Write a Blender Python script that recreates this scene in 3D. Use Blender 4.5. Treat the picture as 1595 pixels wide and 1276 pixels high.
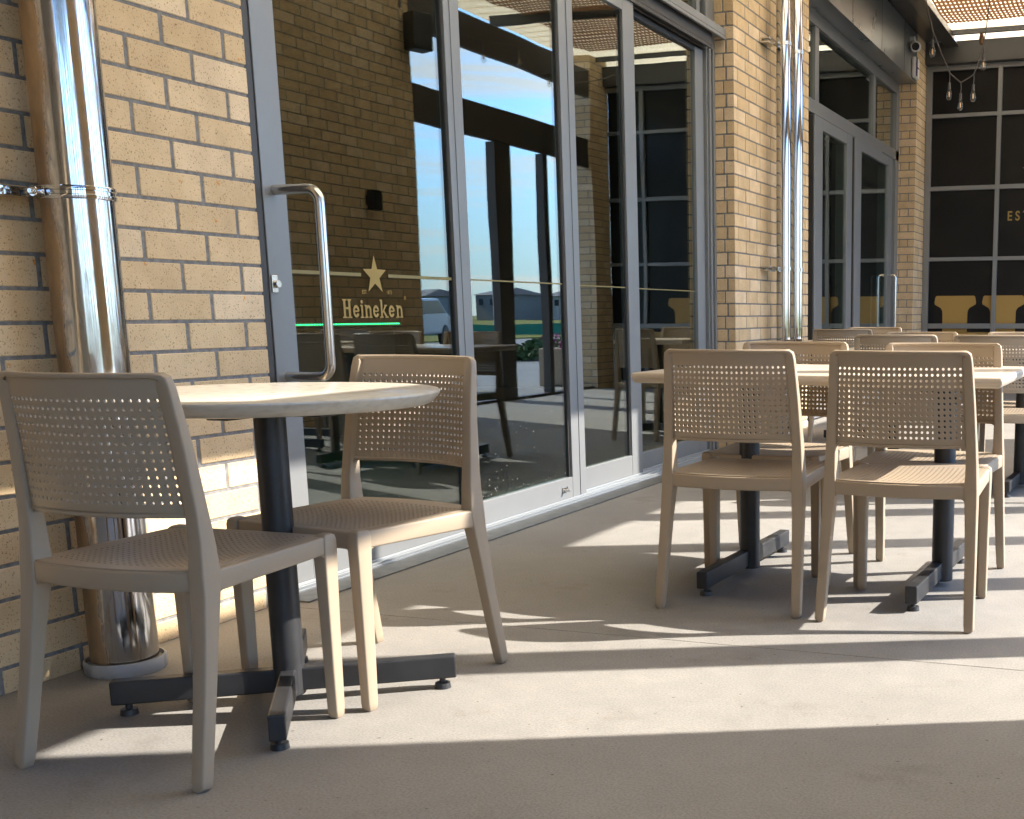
import bpy, bmesh, math, random
from mathutils import Vector, Matrix
random.seed(7)
for o in list(bpy.data.objects): bpy.data.objects.remove(o)
sc = bpy.context.scene
PI = math.pi
rad = math.radians

# ------------------------------------------------------------------ camera
cam_d = bpy.data.cameras.new('camera'); cam = bpy.data.objects.new('camera', cam_d)
sc.collection.objects.link(cam); sc.camera = cam
F, CX, CY = 1855.924, 1187.800, 831.392
cam_d.sensor_fit = 'HORIZONTAL'; cam_d.sensor_width = 36.0
cam_d.lens = F / 1595 * 36
cam_d.shift_x = (797.5 - CX) / 1595
cam_d.shift_y = (CY - 638.0) / 1595
cam_d.clip_start = 0.05; cam_d.clip_end = 3000
yaw, pit, rol = -0.3167, 0.1825, 0.0033
f = Vector((math.sin(yaw)*math.cos(pit), math.cos(yaw)*math.cos(pit), -math.sin(pit)))
r = Vector((math.cos(yaw), -math.sin(yaw), 0)); d = f.cross(r)
r2 = r*math.cos(rol) + d*math.sin(rol); d2 = -r*math.sin(rol) + d*math.cos(rol)
M = Matrix((r2, -d2, -f)).transposed().to_4x4(); M.translation = (0, 0, 0.9432)
cam.matrix_world = M

# ------------------------------------------------------------------ light
SAZ, SEL = rad(23.9), rad(36.0)
sd = Vector((math.cos(SAZ)*math.cos(SEL), math.sin(SAZ)*math.cos(SEL), math.sin(SEL)))
sun_d = bpy.data.lights.new('sun', 'SUN'); sun = bpy.data.objects.new('sun', sun_d)
sc.collection.objects.link(sun)
sun_d.energy = 2.0; sun_d.angle = rad(0.5); sun_d.color = (1.0, 0.94, 0.86)
sun.rotation_euler = (-sd).to_track_quat('-Z', 'Y').to_euler()
sun.location = sd*30
w = bpy.data.worlds.new('World'); sc.world = w; w.use_nodes = True
nt = w.node_tree; nt.nodes.clear(); N = nt.nodes.new; L = nt.links.new
wo = N('ShaderNodeOutputWorld'); bg = N('ShaderNodeBackground'); bg.inputs[1].default_value = 0.15
sky = N('ShaderNodeTexSky'); sky.sky_type = 'NISHITA'; sky.sun_disc = False
sky.sun_elevation = SEL; sky.sun_rotation = PI/2 - SAZ; sky.air_density = 1.0; sky.dust_density = 0.1; sky.ozone_density = 2.5
tc = N('ShaderNodeTexCoord'); mp = N('ShaderNodeMapping'); mp.inputs['Scale'].default_value = (1.6, 1.6, 14.0)
nz = N('ShaderNodeTexNoise'); nz.inputs['Scale'].default_value = 3.4; nz.inputs['Detail'].default_value = 8; nz.inputs['Roughness'].default_value = .62
nz.inputs['Distortion'].default_value = .4
cr = N('ShaderNodeValToRGB'); cr.color_ramp.elements[0].position = .47; cr.color_ramp.elements[1].position = .66
cr.color_ramp.elements[0].color = (0, 0, 0, 1); cr.color_ramp.elements[1].color = (.85, .85, .85, 1)
mx = N('ShaderNodeMix'); mx.data_type = 'RGBA'; mx.inputs[7].default_value = (3.3, 3.25, 3.2, 1)
L(tc.outputs['Generated'], mp.inputs[0]); L(mp.outputs[0], nz.inputs[0]); L(nz.outputs[0], cr.inputs[0])
L(cr.outputs[0], mx.inputs[0]); 
sxyz = N('ShaderNodeSeparateXYZ'); L(tc.outputs['Generated'], sxyz.inputs[0])
hr = N('ShaderNodeMapRange'); hr.interpolation_type = 'SMOOTHSTEP'; hr.inputs[1].default_value = .0; hr.inputs[2].default_value = .22; hr.inputs[3].default_value = .80; hr.inputs[4].default_value = 0
L(sxyz.outputs['Z'], hr.inputs[0])
tint = N('ShaderNodeMix'); tint.data_type = 'RGBA'; tint.blend_type = 'MULTIPLY'; tint.inputs[0].default_value = 1; tint.inputs[7].default_value = (.50, .68, .88, 1)
L(sky.outputs[0], tint.inputs[6])
hz = N('ShaderNodeMix'); hz.data_type = 'RGBA'; hz.inputs[7].default_value = (1.65, 2.15, 2.6, 1)
L(hr.outputs[0], hz.inputs[0]); L(tint.outputs[2], hz.inputs[6]); L(hz.outputs[2], mx.inputs[6]); L(mx.outputs[2], bg.inputs[0]); L(bg.outputs[0], wo.inputs[0])
sc.view_settings.view_transform = 'Standard'; sc.view_settings.look = 'None'; sc.view_settings.gamma = 1
sc.view_settings.exposure = 2.78
sc.cycles.use_denoising = True
sc.cycles.max_bounces = 10; sc.cycles.diffuse_bounces = 5; sc.cycles.glossy_bounces = 5
sc.cycles.transparent_max_bounces = 24; sc.cycles.caustics_reflective = False; sc.cycles.caustics_refractive = False
sc.cycles.sample_clamp_indirect = 6

# ------------------------------------------------------------------ materials
def mat(name, col=(.5, .5, .5), rough=.5, metal=0.0, spec=.5, emit=None, es=1.0):
    m = bpy.data.materials.new(name); m.use_nodes = True
    b = m.node_tree.nodes['Principled BSDF']
    b.inputs['Base Color'].default_value = (*col, 1); b.inputs['Roughness'].default_value = rough
    b.inputs['Metallic'].default_value = metal; b.inputs['Specular IOR Level'].default_value = spec
    if emit: b.inputs['Emission Color'].default_value = (*emit, 1); b.inputs['Emission Strength'].default_value = es
    return m
def nodes(m): return m.node_tree.nodes, m.node_tree.links, m.node_tree.nodes['Principled BSDF']
def noise_col(m, cols, scale=5, detail=6, pos=(.35, .65), stretch=(1, 1, 1), rough=None, bump=0, bscale=60, bdist=.002, coord='Object'):
    n, l, b = nodes(m)
    t = n.new('ShaderNodeTexCoord'); mpn = n.new('ShaderNodeMapping'); mpn.inputs['Scale'].default_value = stretch
    nz = n.new('ShaderNodeTexNoise'); nz.inputs['Scale'].default_value = scale; nz.inputs['Detail'].default_value = detail
    cr = n.new('ShaderNodeValToRGB')
    e = cr.color_ramp.elements
    e[0].position, e[1].position = pos; e[0].color = (*cols[0], 1); e[1].color = (*cols[-1], 1)
    for i, c in enumerate(cols[1:-1]):
        x = e.new(pos[0] + (pos[1]-pos[0])*(i+1)/(len(cols)-1)); x.color = (*c, 1)
    l.new(t.outputs[coord], mpn.inputs[0]); l.new(mpn.outputs[0], nz.inputs[0]); l.new(nz.outputs[0], cr.inputs[0])
    l.new(cr.outputs[0], b.inputs['Base Color'])
    if rough:
        mr = n.new('ShaderNodeMapRange'); mr.inputs[3].default_value, mr.inputs[4].default_value = rough
        l.new(nz.outputs[0], mr.inputs[0]); l.new(mr.outputs[0], b.inputs['Roughness'])
    if bump:
        n2 = n.new('ShaderNodeTexNoise'); n2.inputs['Scale'].default_value = bscale; n2.inputs['Detail'].default_value = 4
        l.new(t.outputs[coord], n2.inputs[0])
        bp = n.new('ShaderNodeBump'); bp.inputs['Strength'].default_value = bump; bp.inputs['Distance'].default_value = bdist
        l.new(n2.outputs[0], bp.inputs['Height']); l.new(bp.outputs[0], b.inputs['Normal'])
    return m

def brick_material(name):
    m = mat(name, rough=.85, spec=.25); n, l, b = nodes(m)
    at = n.new('ShaderNodeAttribute'); at.attribute_name = 'tint'
    cr = n.new('ShaderNodeValToRGB'); e = cr.color_ramp.elements
    e[0].position = 0; e[0].color = (.60, .44, .255, 1); e[1].position = 1; e[1].color = (.74, .575, .38, 1)
    x = e.new(.5); x.color = (.66, .488, .290, 1); x = e.new(.85); x.color = (.69, .515, .310, 1)
    l.new(at.outputs['Fac'], cr.inputs[0])
    t = n.new('ShaderNodeTexCoord')
    n1 = n.new('ShaderNodeTexNoise'); n1.inputs['Scale'].default_value = 9; n1.inputs['Detail'].default_value = 5
    n2 = n.new('ShaderNodeTexNoise'); n2.inputs['Scale'].default_value = 210; n2.inputs['Detail'].default_value = 2
    n3 = n.new('ShaderNodeTexNoise'); n3.inputs['Scale'].default_value = 38; n3.inputs['Detail'].default_value = 1
    for k in (n1, n2, n3): l.new(t.outputs['Object'], k.inputs[0])
    c2 = n.new('ShaderNodeValToRGB'); c2.color_ramp.elements[0].position = .29; c2.color_ramp.elements[1].position = .40
    c2.color_ramp.elements[0].color = (.42, .36, .30, 1); c2.color_ramp.elements[1].color = (1, 1, 1, 1); l.new(n2.outputs[0], c2.inputs[0])
    c3 = n.new('ShaderNodeValToRGB'); c3.color_ramp.elements[0].position = .765; c3.color_ramp.elements[1].position = .80
    c3.color_ramp.elements[0].color = (1, 1, 1, 1); c3.color_ramp.elements[1].color = (1.0, .62, .30, 1); l.new(n3.outputs[0], c3.inputs[0])
    c1 = n.new('ShaderNodeValToRGB'); c1.color_ramp.elements[0].position = .3; c1.color_ramp.elements[1].position = .7
    c1.color_ramp.elements[0].color = (.86, .84, .82, 1); c1.color_ramp.elements[1].color = (1.05, 1.05, 1.05, 1); l.new(n1.outputs[0], c1.inputs[0])
    cur = cr.outputs[0]
    for c in (c1, c2, c3):
        mm = n.new('ShaderNodeMix'); mm.data_type = 'RGBA'; mm.blend_type = 'MULTIPLY'; mm.inputs[0].default_value = 1
        l.new(cur, mm.inputs[6]); l.new(c.outputs[0], mm.inputs[7]); cur = mm.outputs[2]
    l.new(cur, b.inputs['Base Color'])
    bp = n.new('ShaderNodeBump'); bp.inputs['Strength'].default_value = .35; bp.inputs['Distance'].default_value = .002
    l.new(n2.outputs[0], bp.inputs['Height']); l.new(bp.outputs[0], b.inputs['Normal'])
    return m
BRICK = brick_material('cream_brick')
MORTAR = noise_col(mat('mortar', rough=.95, spec=.1), [(.17, .165, .16), (.25, .245, .235)], scale=60, bump=.5, bscale=200)

def concrete_material():
    m = mat('concrete', rough=.8, spec=.3); n, l, b = nodes(m)
    t = n.new('ShaderNodeTexCoord')
    def nzz(s, dt, ro=.55):
        k = n.new('ShaderNodeTexNoise'); k.inputs['Scale'].default_value = s; k.inputs['Detail'].default_value = dt; k.inputs['Roughness'].default_value = ro
        l.new(t.outputs['Object'], k.inputs[0]); return k
    a = nzz(1.3, 8, .6); c = nzz(170, 2); g = nzz(14, 5); st = nzz(55, 1)
    ra = n.new('ShaderNodeValToRGB'); e = ra.color_ramp.elements
    e[0].position = .33; e[0].color = (.246, .233, .213, 1); e[1].position = .68; e[1].color = (.298, .284, .257, 1); l.new(a.outputs[0], ra.inputs[0])
    def ramp(src, p0, p1, c0, c1):
        k = n.new('ShaderNodeValToRGB'); k.color_ramp.elements[0].position = p0; k.color_ramp.elements[1].position = p1
        k.color_ramp.elements[0].color = (*c0, 1); k.color_ramp.elements[1].color = (*c1, 1); l.new(src.outputs[0], k.inputs[0]); return k
    cur = ra.outputs[0]
    for k in (ramp(g, .3, .7, (.92, .92, .92), (1.04, 1.03, 1.02)), ramp(c, .3, .62, (.78, .77, .76), (1.05, 1.05, 1.05)), ramp(st, .22, .25, (.50, .45, .40), (1, 1, 1)), ramp(nzz(3.1, 4, .7), .30, .42, (.86, .84, .82), (1, 1, 1)), ramp(nzz(24, 1), .80, .84, (1, 1, 1), (1.25, 1.24, 1.2))):
        mm = n.new('ShaderNodeMix'); mm.data_type = 'RGBA'; mm.blend_type = 'MULTIPLY'; mm.inputs[0].default_value = 1
        l.new(cur, mm.inputs[6]); l.new(k.outputs[0], mm.inputs[7]); cur = mm.outputs[2]
    l.new(cur, b.inputs['Base Color'])
    mr = n.new('ShaderNodeMapRange'); mr.inputs[3].default_value = .55; mr.inputs[4].default_value = .85; l.new(g.outputs[0], mr.inputs[0]); l.new(mr.outputs[0], b.inputs['Roughness'])
    bp = n.new('ShaderNodeBump'); bp.inputs['Strength'].default_value = .25; bp.inputs['Distance'].default_value = .0015
    l.new(c.outputs[0], bp.inputs['Height']); l.new(bp.outputs[0], b.inputs['Normal'])
    return m
CONC = concrete_material()
DARKSTONE = noise_col(mat('stone', rough=.45), [(.085, .085, .08), (.13, .13, .12)], scale=20, bump=.2)
FRAME = noise_col(mat('grey_aluminium', rough=.42, metal=.35), [(.212, .216, .216), (.228, .233, .233)], scale=2, bump=.04, bscale=400, bdist=.0005)
FRAMED = mat('dark_bronze', (.045, .042, .040), .45, .2)
ALU = mat('mill_aluminium', (.50, .52, .53), .35, .8)
PLASTIC = noise_col(mat('taupe_plastic', rough=.48, spec=.4), [(.34, .268, .188), (.36, .285, .202)], scale=3, bump=.12, bscale=900, bdist=.0004)
BLACK = noise_col(mat('black_steel', rough=.42, spec=.5), [(.016, .016, .017), (.030, .030, .031)], scale=14, pos=(.3, .75), rough=(.32, .6), bump=.12, bscale=500, bdist=.0004)
TOPC = noise_col(mat('travertine_laminate', rough=.22, spec=.5), [(.50, .45, .37), (.55, .505, .42), (.58, .535, .45)], scale=30, detail=10, pos=(.3, .56), stretch=(1, 1.6, 3), rough=(.12, .28))
TOPW = noise_col(mat('pale_wood_laminate', rough=.3, spec=.5), [(.46, .38, .28), (.56, .485, .385), (.61, .54, .45)], scale=9, detail=8, pos=(.3, .65), stretch=(.6, 6, 8))
def chrome_material(name, dirt=True):  # dirt: brown streaks all round, plus a brick reflection painted on one side
    m = mat(name, (.80, .80, .81), .07, 1.0); n, l, b = nodes(m)
    t = n.new('ShaderNodeTexCoord'); mpn = n.new('ShaderNodeMapping'); mpn.inputs['Scale'].default_value = (1, 1, .12)
    a = n.new('ShaderNodeTexNoise'); a.inputs['Scale'].default_value = 45; a.inputs['Detail'].default_value = 5; a.inputs['Roughness'].default_value = .7
    l.new(t.outputs['Object'], mpn.inputs[0]); l.new(mpn.outputs[0], a.inputs[0])
    c = n.new('ShaderNodeValToRGB'); c.color_ramp.elements[0].position = .30; c.color_ramp.elements[1].position = .47
    c.color_ramp.elements[0].color = (.30, .22, .14, 1) if dirt else (.6, .6, .6, 1); c.color_ramp.elements[1].color = (.56, .57, .59, 1)
    l.new(a.outputs[0], c.inputs[0]); l.new(c.outputs[0], b.inputs['Base Color'])
    mr = n.new('ShaderNodeMapRange'); mr.inputs[1].default_value = .25; mr.inputs[2].default_value = .6; mr.inputs[3].default_value = .30 if dirt else .12; mr.inputs[4].default_value = .05
    l.new(a.outputs[0], mr.inputs[0]); l.new(mr.outputs[0], b.inputs['Roughness'])
    if dirt:  # brown patch on the camera-left side: painted brick reflection mixed with dirt
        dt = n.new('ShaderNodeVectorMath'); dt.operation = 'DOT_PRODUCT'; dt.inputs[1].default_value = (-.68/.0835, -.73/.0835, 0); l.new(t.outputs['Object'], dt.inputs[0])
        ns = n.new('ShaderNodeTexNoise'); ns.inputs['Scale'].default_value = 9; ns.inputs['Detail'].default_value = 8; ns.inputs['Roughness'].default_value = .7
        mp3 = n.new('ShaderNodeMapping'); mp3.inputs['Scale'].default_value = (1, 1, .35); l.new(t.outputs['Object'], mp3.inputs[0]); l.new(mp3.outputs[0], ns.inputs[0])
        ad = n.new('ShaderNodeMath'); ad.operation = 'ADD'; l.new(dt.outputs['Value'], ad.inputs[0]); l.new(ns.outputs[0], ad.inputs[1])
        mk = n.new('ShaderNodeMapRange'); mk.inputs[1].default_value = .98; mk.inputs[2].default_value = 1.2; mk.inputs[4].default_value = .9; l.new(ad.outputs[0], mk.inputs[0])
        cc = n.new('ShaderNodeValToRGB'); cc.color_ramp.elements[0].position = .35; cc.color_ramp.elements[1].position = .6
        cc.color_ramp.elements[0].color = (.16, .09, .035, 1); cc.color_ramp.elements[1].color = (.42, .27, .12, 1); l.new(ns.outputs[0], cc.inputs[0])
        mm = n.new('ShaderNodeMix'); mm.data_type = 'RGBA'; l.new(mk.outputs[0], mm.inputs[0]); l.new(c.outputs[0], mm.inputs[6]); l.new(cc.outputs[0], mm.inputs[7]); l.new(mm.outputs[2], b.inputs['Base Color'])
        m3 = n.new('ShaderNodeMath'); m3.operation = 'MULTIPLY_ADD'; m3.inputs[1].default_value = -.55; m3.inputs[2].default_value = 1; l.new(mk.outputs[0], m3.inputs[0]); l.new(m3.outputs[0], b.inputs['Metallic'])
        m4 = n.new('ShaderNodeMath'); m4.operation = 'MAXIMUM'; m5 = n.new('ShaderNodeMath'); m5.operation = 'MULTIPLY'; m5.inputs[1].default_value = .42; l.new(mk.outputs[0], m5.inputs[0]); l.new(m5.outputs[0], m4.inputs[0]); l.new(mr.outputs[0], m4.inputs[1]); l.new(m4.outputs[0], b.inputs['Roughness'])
    mp2 = n.new('ShaderNodeMapping'); mp2.inputs['Scale'].default_value = (1, 1, .02); a2 = n.new('ShaderNodeTexNoise'); a2.inputs['Scale'].default_value = 70
    l.new(t.outputs['Object'], mp2.inputs[0]); l.new(mp2.outputs[0], a2.inputs[0])
    bp = n.new('ShaderNodeBump'); bp.inputs['Strength'].default_value = .16; bp.inputs['Distance'].default_value = .0012
    l.new(a2.outputs[0], bp.inputs['Height']); l.new(bp.outputs[0], b.inputs['Normal'])
    return m
CHROME = chrome_material('weathered_steel_painted_reflection'); CHROME2 = chrome_material('polished_steel', False)
STEEL = mat('brushed_steel', (.62, .60, .57), .22, 1.0)
WHITEC = noise_col(mat('white_collar', rough=.6), [(.20, .19, .17), (.42, .42, .41)], scale=16, pos=(.3, .5))
BLACKV = noise_col(mat('black_film', rough=.35, spec=.25), [(.006, .006, .006), (.009, .0085, .008)], scale=3)
GOLDV = mat('gold_film', (.36, .22, .055), .45)
GOLDT = mat('gold_decal', (.30, .205, .05), .6)
YELD = mat('faded_yellow_decal', (.20, .16, .05), .5)
YELT = mat('yellow_decal', (.30, .23, .06), .6)
SOFF = noise_col(mat('dark_soffit', rough=.3, spec=.5), [(.035, .032, .030), (.055, .05, .045)], scale=3)
FASC = noise_col(mat('fascia_metal', rough=.30, metal=.75), [(.30, .32, .33), (.38, .40, .41)], scale=2.5, rough=(.2, .4))
DARKBEAM = mat('dark_beam', (.05, .048, .046), .5)
BROWNF = mat('brown_frame', (.075, .065, .056), .5)
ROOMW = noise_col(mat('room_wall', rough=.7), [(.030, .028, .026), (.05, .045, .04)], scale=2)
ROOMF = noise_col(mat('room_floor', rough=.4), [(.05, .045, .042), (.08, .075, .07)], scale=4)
WHITE = mat('white_paint', (.75, .75, .75), .4); PURPLE = mat('purple_plastic', (.05, .015, .16), .4)
WIRE = mat('wire_rubber', (.10, .095, .09), .6); LENS = mat('lens_black', (.01, .01, .012), .08)
def glass_material(name, tint, wav, gain=1.75):
    m = bpy.data.materials.new(name); m.use_nodes = True; n = m.node_tree.nodes; l = m.node_tree.links; n.clear()
    o = n.new('ShaderNodeOutputMaterial'); tr = n.new('ShaderNodeBsdfTransparent'); tr.inputs[0].default_value = (*tint, 1)
    g = n.new('ShaderNodeBsdfGlossy'); g.inputs['Roughness'].default_value = 0.0; g.inputs[0].default_value = (.93, .97, .98, 1)
    lw = n.new('ShaderNodeLayerWeight'); lw.inputs[0].default_value = .5
    p = n.new('ShaderNodeMath'); p.operation = 'POWER'; p.inputs[1].default_value = 4.0
    ml = n.new('ShaderNodeMath'); ml.operation = 'MULTIPLY_ADD'; ml.inputs[1].default_value = .92*gain*.62; ml.inputs[2].default_value = .045*gain; ml.use_clamp = True
    l.new(lw.outputs['Facing'], p.inputs[0]); l.new(p.outputs[0], ml.inputs[0])
    mixs = n.new('ShaderNodeMixShader'); l.new(ml.outputs[0], mixs.inputs[0]); l.new(tr.outputs[0], mixs.inputs[1]); l.new(g.outputs[0], mixs.inputs[2])
    l.new(mixs.outputs[0], o.inputs[0])
    t = n.new('ShaderNodeTexCoord'); k = n.new('ShaderNodeTexNoise'); k.inputs['Scale'].default_value = 1.3; k.inputs['Detail'].default_value = 1
    l.new(t.outputs['Object'], k.inputs[0]); bp = n.new('ShaderNodeBump'); bp.inputs['Strength'].default_value = 1.0; bp.inputs['Distance'].default_value = wav
    l.new(k.outputs[0], bp.inputs['Height']); l.new(bp.outputs[0], g.inputs['Normal'])
    return m
GLASS = glass_material('window_glass', (.72, .80, .76), .0010)
BULB = glass_material('bulb_glass', (.9, .9, .88), 0, 1.5)
FIL = mat('filament', (.8, .45, .2), .5, emit=(1.0, .55, .25), es=.03)
def opal_material():
    m = bpy.data.materials.new('opal_sheet'); m.use_nodes = True; n = m.node_tree.nodes; l = m.node_tree.links; n.clear()
    o = n.new('ShaderNodeOutputMaterial'); a = n.new('ShaderNodeBsdfTranslucent'); a.inputs[0].default_value = (.98, .86, .66, 1)
    b = n.new('ShaderNodeBsdfDiffuse'); b.inputs[0].default_value = (.7, .7, .7, 1); s = n.new('ShaderNodeMixShader'); s.inputs[0].default_value = .08
    l.new(a.outputs[0], s.inputs[1]); l.new(b.outputs[0], s.inputs[2]); l.new(s.outputs[0], o.inputs[0]); return m
OPAL = opal_material()
def weave_material():
    m = mat('woven_shade', (.20, .115, .065), .8, spec=.2); n, l, b = nodes(m)
    o = n['Material Output']
    t = n.new('ShaderNodeTexCoord'); s = n.new('ShaderNodeSeparateXYZ'); l.new(t.outputs['Object'], s.inputs[0])
    def sn(sock, k, ph=0):
        a = n.new('ShaderNodeMath'); a.operation = 'MULTIPLY_ADD'; a.inputs[1].default_value = k; a.inputs[2].default_value = ph; l.new(sock, a.inputs[0])
        c = n.new('ShaderNodeMath'); c.operation = 'SINE'; l.new(a.outputs[0], c.inputs[0]); return c.outputs[0]
    sx = sn(s.outputs['X'], 2*PI/.045); sy = sn(s.outputs['Y'], 2*PI/.115); fy = sn(s.outputs['Y'], 2*PI/.0125)
    pr = n.new('ShaderNodeMath'); pr.operation = 'ADD'; l.new(sx, pr.inputs[0]); l.new(sy, pr.inputs[1])
    gt = n.new('ShaderNodeMath'); gt.operation = 'GREATER_THAN'; gt.inputs[1].default_value = 1.05; l.new(pr.outputs[0], gt.inputs[0])
    tr = n.new('ShaderNodeBsdfTransparent'); mxs = n.new('ShaderNodeMixShader'); l.new(gt.outputs[0], mxs.inputs[0])
    tl = n.new('ShaderNodeBsdfTranslucent'); tl.inputs[0].default_value = (.24, .12, .055, 1)
    m2 = n.new('ShaderNodeMixShader'); m2.inputs[0].default_value = .45; l.new(b.outputs[0], m2.inputs[1]); l.new(tl.outputs[0], m2.inputs[2])
    l.new(m2.outputs[0], mxs.inputs[1]); l.new(tr.outputs[0], mxs.inputs[2]); l.new(mxs.outputs[0], o.inputs[0])
    cr = n.new('ShaderNodeValToRGB'); cr.color_ramp.elements[0].color = (.09, .045, .02, 1); cr.color_ramp.elements[1].color = (.24, .13, .065, 1)
    hh = n.new('ShaderNodeMapRange'); hh.inputs[1].default_value = -1; hh.inputs[2].default_value = 1; l.new(sx, hh.inputs[0]); l.new(hh.outputs[0], cr.inputs[0]); l.new(cr.outputs[0], b.inputs['Base Color'])
    return m
WEAVE = weave_material()

# ------------------------------------------------------------------ helpers
COL = sc.collection
def obj(name, bm, m, parent=None, smooth=False, bevel=0, seg=2, loc=None):
    me = bpy.data.meshes.new(name); bmesh.ops.recalc_face_normals(bm, faces=bm.faces); bm.to_mesh(me); bm.free()
    for x in (m if isinstance(m, (list, tuple)) else [m]): me.materials.append(x)
    if smooth:
        for p in me.polygons: p.use_smooth = True
        me.set_sharp_from_angle(angle=rad(38))
    o = bpy.data.objects.new(name, me); COL.objects.link(o)
    if parent: o.parent = parent
    if loc: o.location = loc
    if bevel:
        b = o.modifiers.new('bevel', 'BEVEL'); b.width = bevel; b.segments = seg; b.limit_method = 'ANGLE'; b.angle_limit = rad(40)
        b.harden_normals = False
    return o
def tag(o, label=None, cat=None, group=None, kind=None):
    if label: o['label'] = label
    if cat: o['category'] = cat
    if group: o['group'] = group
    if kind: o['kind'] = kind
    return o
def thing(name, label, cat, loc=(0, 0, 0), rz=0, group=None):
    o = bpy.data.objects.new(name, None); COL.objects.link(o); o.location = loc; o.rotation_euler = (0, 0, rz)
    o.empty_display_size = .2
    return tag(o, label, cat, group)
def BM(): return bmesh.new()
def box(bm, x0, x1, y0, y1, z0, z1, mi=0):
    v = [bm.verts.new(p) for p in ((x0,y0,z0),(x1,y0,z0),(x1,y1,z0),(x0,y1,z0),(x0,y0,z1),(x1,y0,z1),(x1,y1,z1),(x0,y1,z1))]
    fs = [bm.faces.new([v[i] for i in q]) for q in ((3,2,1,0),(4,5,6,7),(0,1,5,4),(1,2,6,5),(2,3,7,6),(3,0,4,7))]
    for q in fs: q.material_index = mi
    return fs
def obox(bm, c, ax, hx, hy, z0, z1):
    """box rotated by angle ax about z, half sizes hx, hy, centre c"""
    ca, sa = math.cos(ax), math.sin(ax); n0 = len(bm.verts)
    fs = box(bm, -hx, hx, -hy, hy, z0, z1)
    for v in {v for q in fs for v in q.verts}:
        x, y = v.co.x, v.co.y; v.co.x = c[0] + x*ca - y*sa; v.co.y = c[1] + x*sa + y*ca
def cyl(bm, p0, p1, r0, r1=None, n=24, cap=True):
    p0, p1 = Vector(p0), Vector(p1); r1 = r0 if r1 is None else r1
    t = (p1-p0).normalized(); a = t.orthogonal().normalized(); b = t.cross(a)
    A = [bm.verts.new(p0 + (a*math.cos(2*PI*i/n) + b*math.sin(2*PI*i/n))*r0) for i in range(n)]
    B = [bm.verts.new(p1 + (a*math.cos(2*PI*i/n) + b*math.sin(2*PI*i/n))*r1) for i in range(n)]
    for i in range(n): bm.faces.new((A[i], A[(i+1) % n], B[(i+1) % n], B[i]))
    if cap: bm.faces.new(A[::-1]); bm.faces.new(B)
def tube(bm, pts, rr, n=10):
    pts = [Vector(p) for p in pts]; rings = []; a = None
    for i, p in enumerate(pts):
        t = (pts[min(i+1, len(pts)-1)] - pts[max(i-1, 0)]).normalized()
        a = t.orthogonal().normalized() if a is None else (a - t*a.dot(t)).normalized()
        b = t.cross(a); q = rr[i] if isinstance(rr, (list, tuple)) else rr
        rings.append([bm.verts.new(p + (a*math.cos(2*PI*k/n) + b*math.sin(2*PI*k/n))*q) for k in range(n)])
    for A, B in zip(rings, rings[1:]):
        for i in range(n): bm.faces.new((A[i], A[(i+1) % n], B[(i+1) % n], B[i]))
    bm.faces.new(rings[0][::-1]); bm.faces.new(rings[-1])
def lathe(bm, prof, c=(0, 0, 0), n=48):
    rings = [[bm.verts.new((c[0]+q*math.cos(2*PI*i/n), c[1]+q*math.sin(2*PI*i/n), c[2]+z)) for i in range(n)] for q, z in prof]
    for A, B in zip(rings, rings[1:]):
        for i in range(n): bm.faces.new((A[i], A[(i+1) % n], B[(i+1) % n], B[i]))
    bm.faces.new(rings[0][::-1]); bm.faces.new(rings[-1])
def sweep(bm, pts, sizes, nrm, rc=.006):
    """rounded-rectangle sweep: sizes (across, thick) ; nrm = thickness direction"""
    pts = [Vector(p) for p in pts]; rings = []
    for i, p in enumerate(pts):
        t = (pts[min(i+1, len(pts)-1)] - pts[max(i-1, 0)]).normalized()
        nn = Vector(nrm[i] if isinstance(nrm, list) else nrm); nn = (nn - t*nn.dot(t)).normalized(); b = t.cross(nn)
        wv, th = sizes[i] if isinstance(sizes, list) else sizes
        k = min(rc, wv*.45, th*.45); ring = []
        for cx, cy, a0 in ((wv/2-k, th/2-k, 0), (-wv/2+k, th/2-k, PI/2), (-wv/2+k, -th/2+k, PI), (wv/2-k, -th/2+k, 1.5*PI)):
            for s in range(4):
                a = a0 + s*PI/6; ring.append(bm.verts.new(p + b*(cx+k*math.cos(a)) + nn*(cy+k*math.sin(a))))
        rings.append(ring)
    n = 16
    for A, B in zip(rings, rings[1:]):
        for i in range(n): bm.faces.new((A[i], A[(i+1) % n], B[(i+1) % n], B[i]))
    bm.faces.new(rings[0][::-1]); bm.faces.new(rings[-1])
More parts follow.
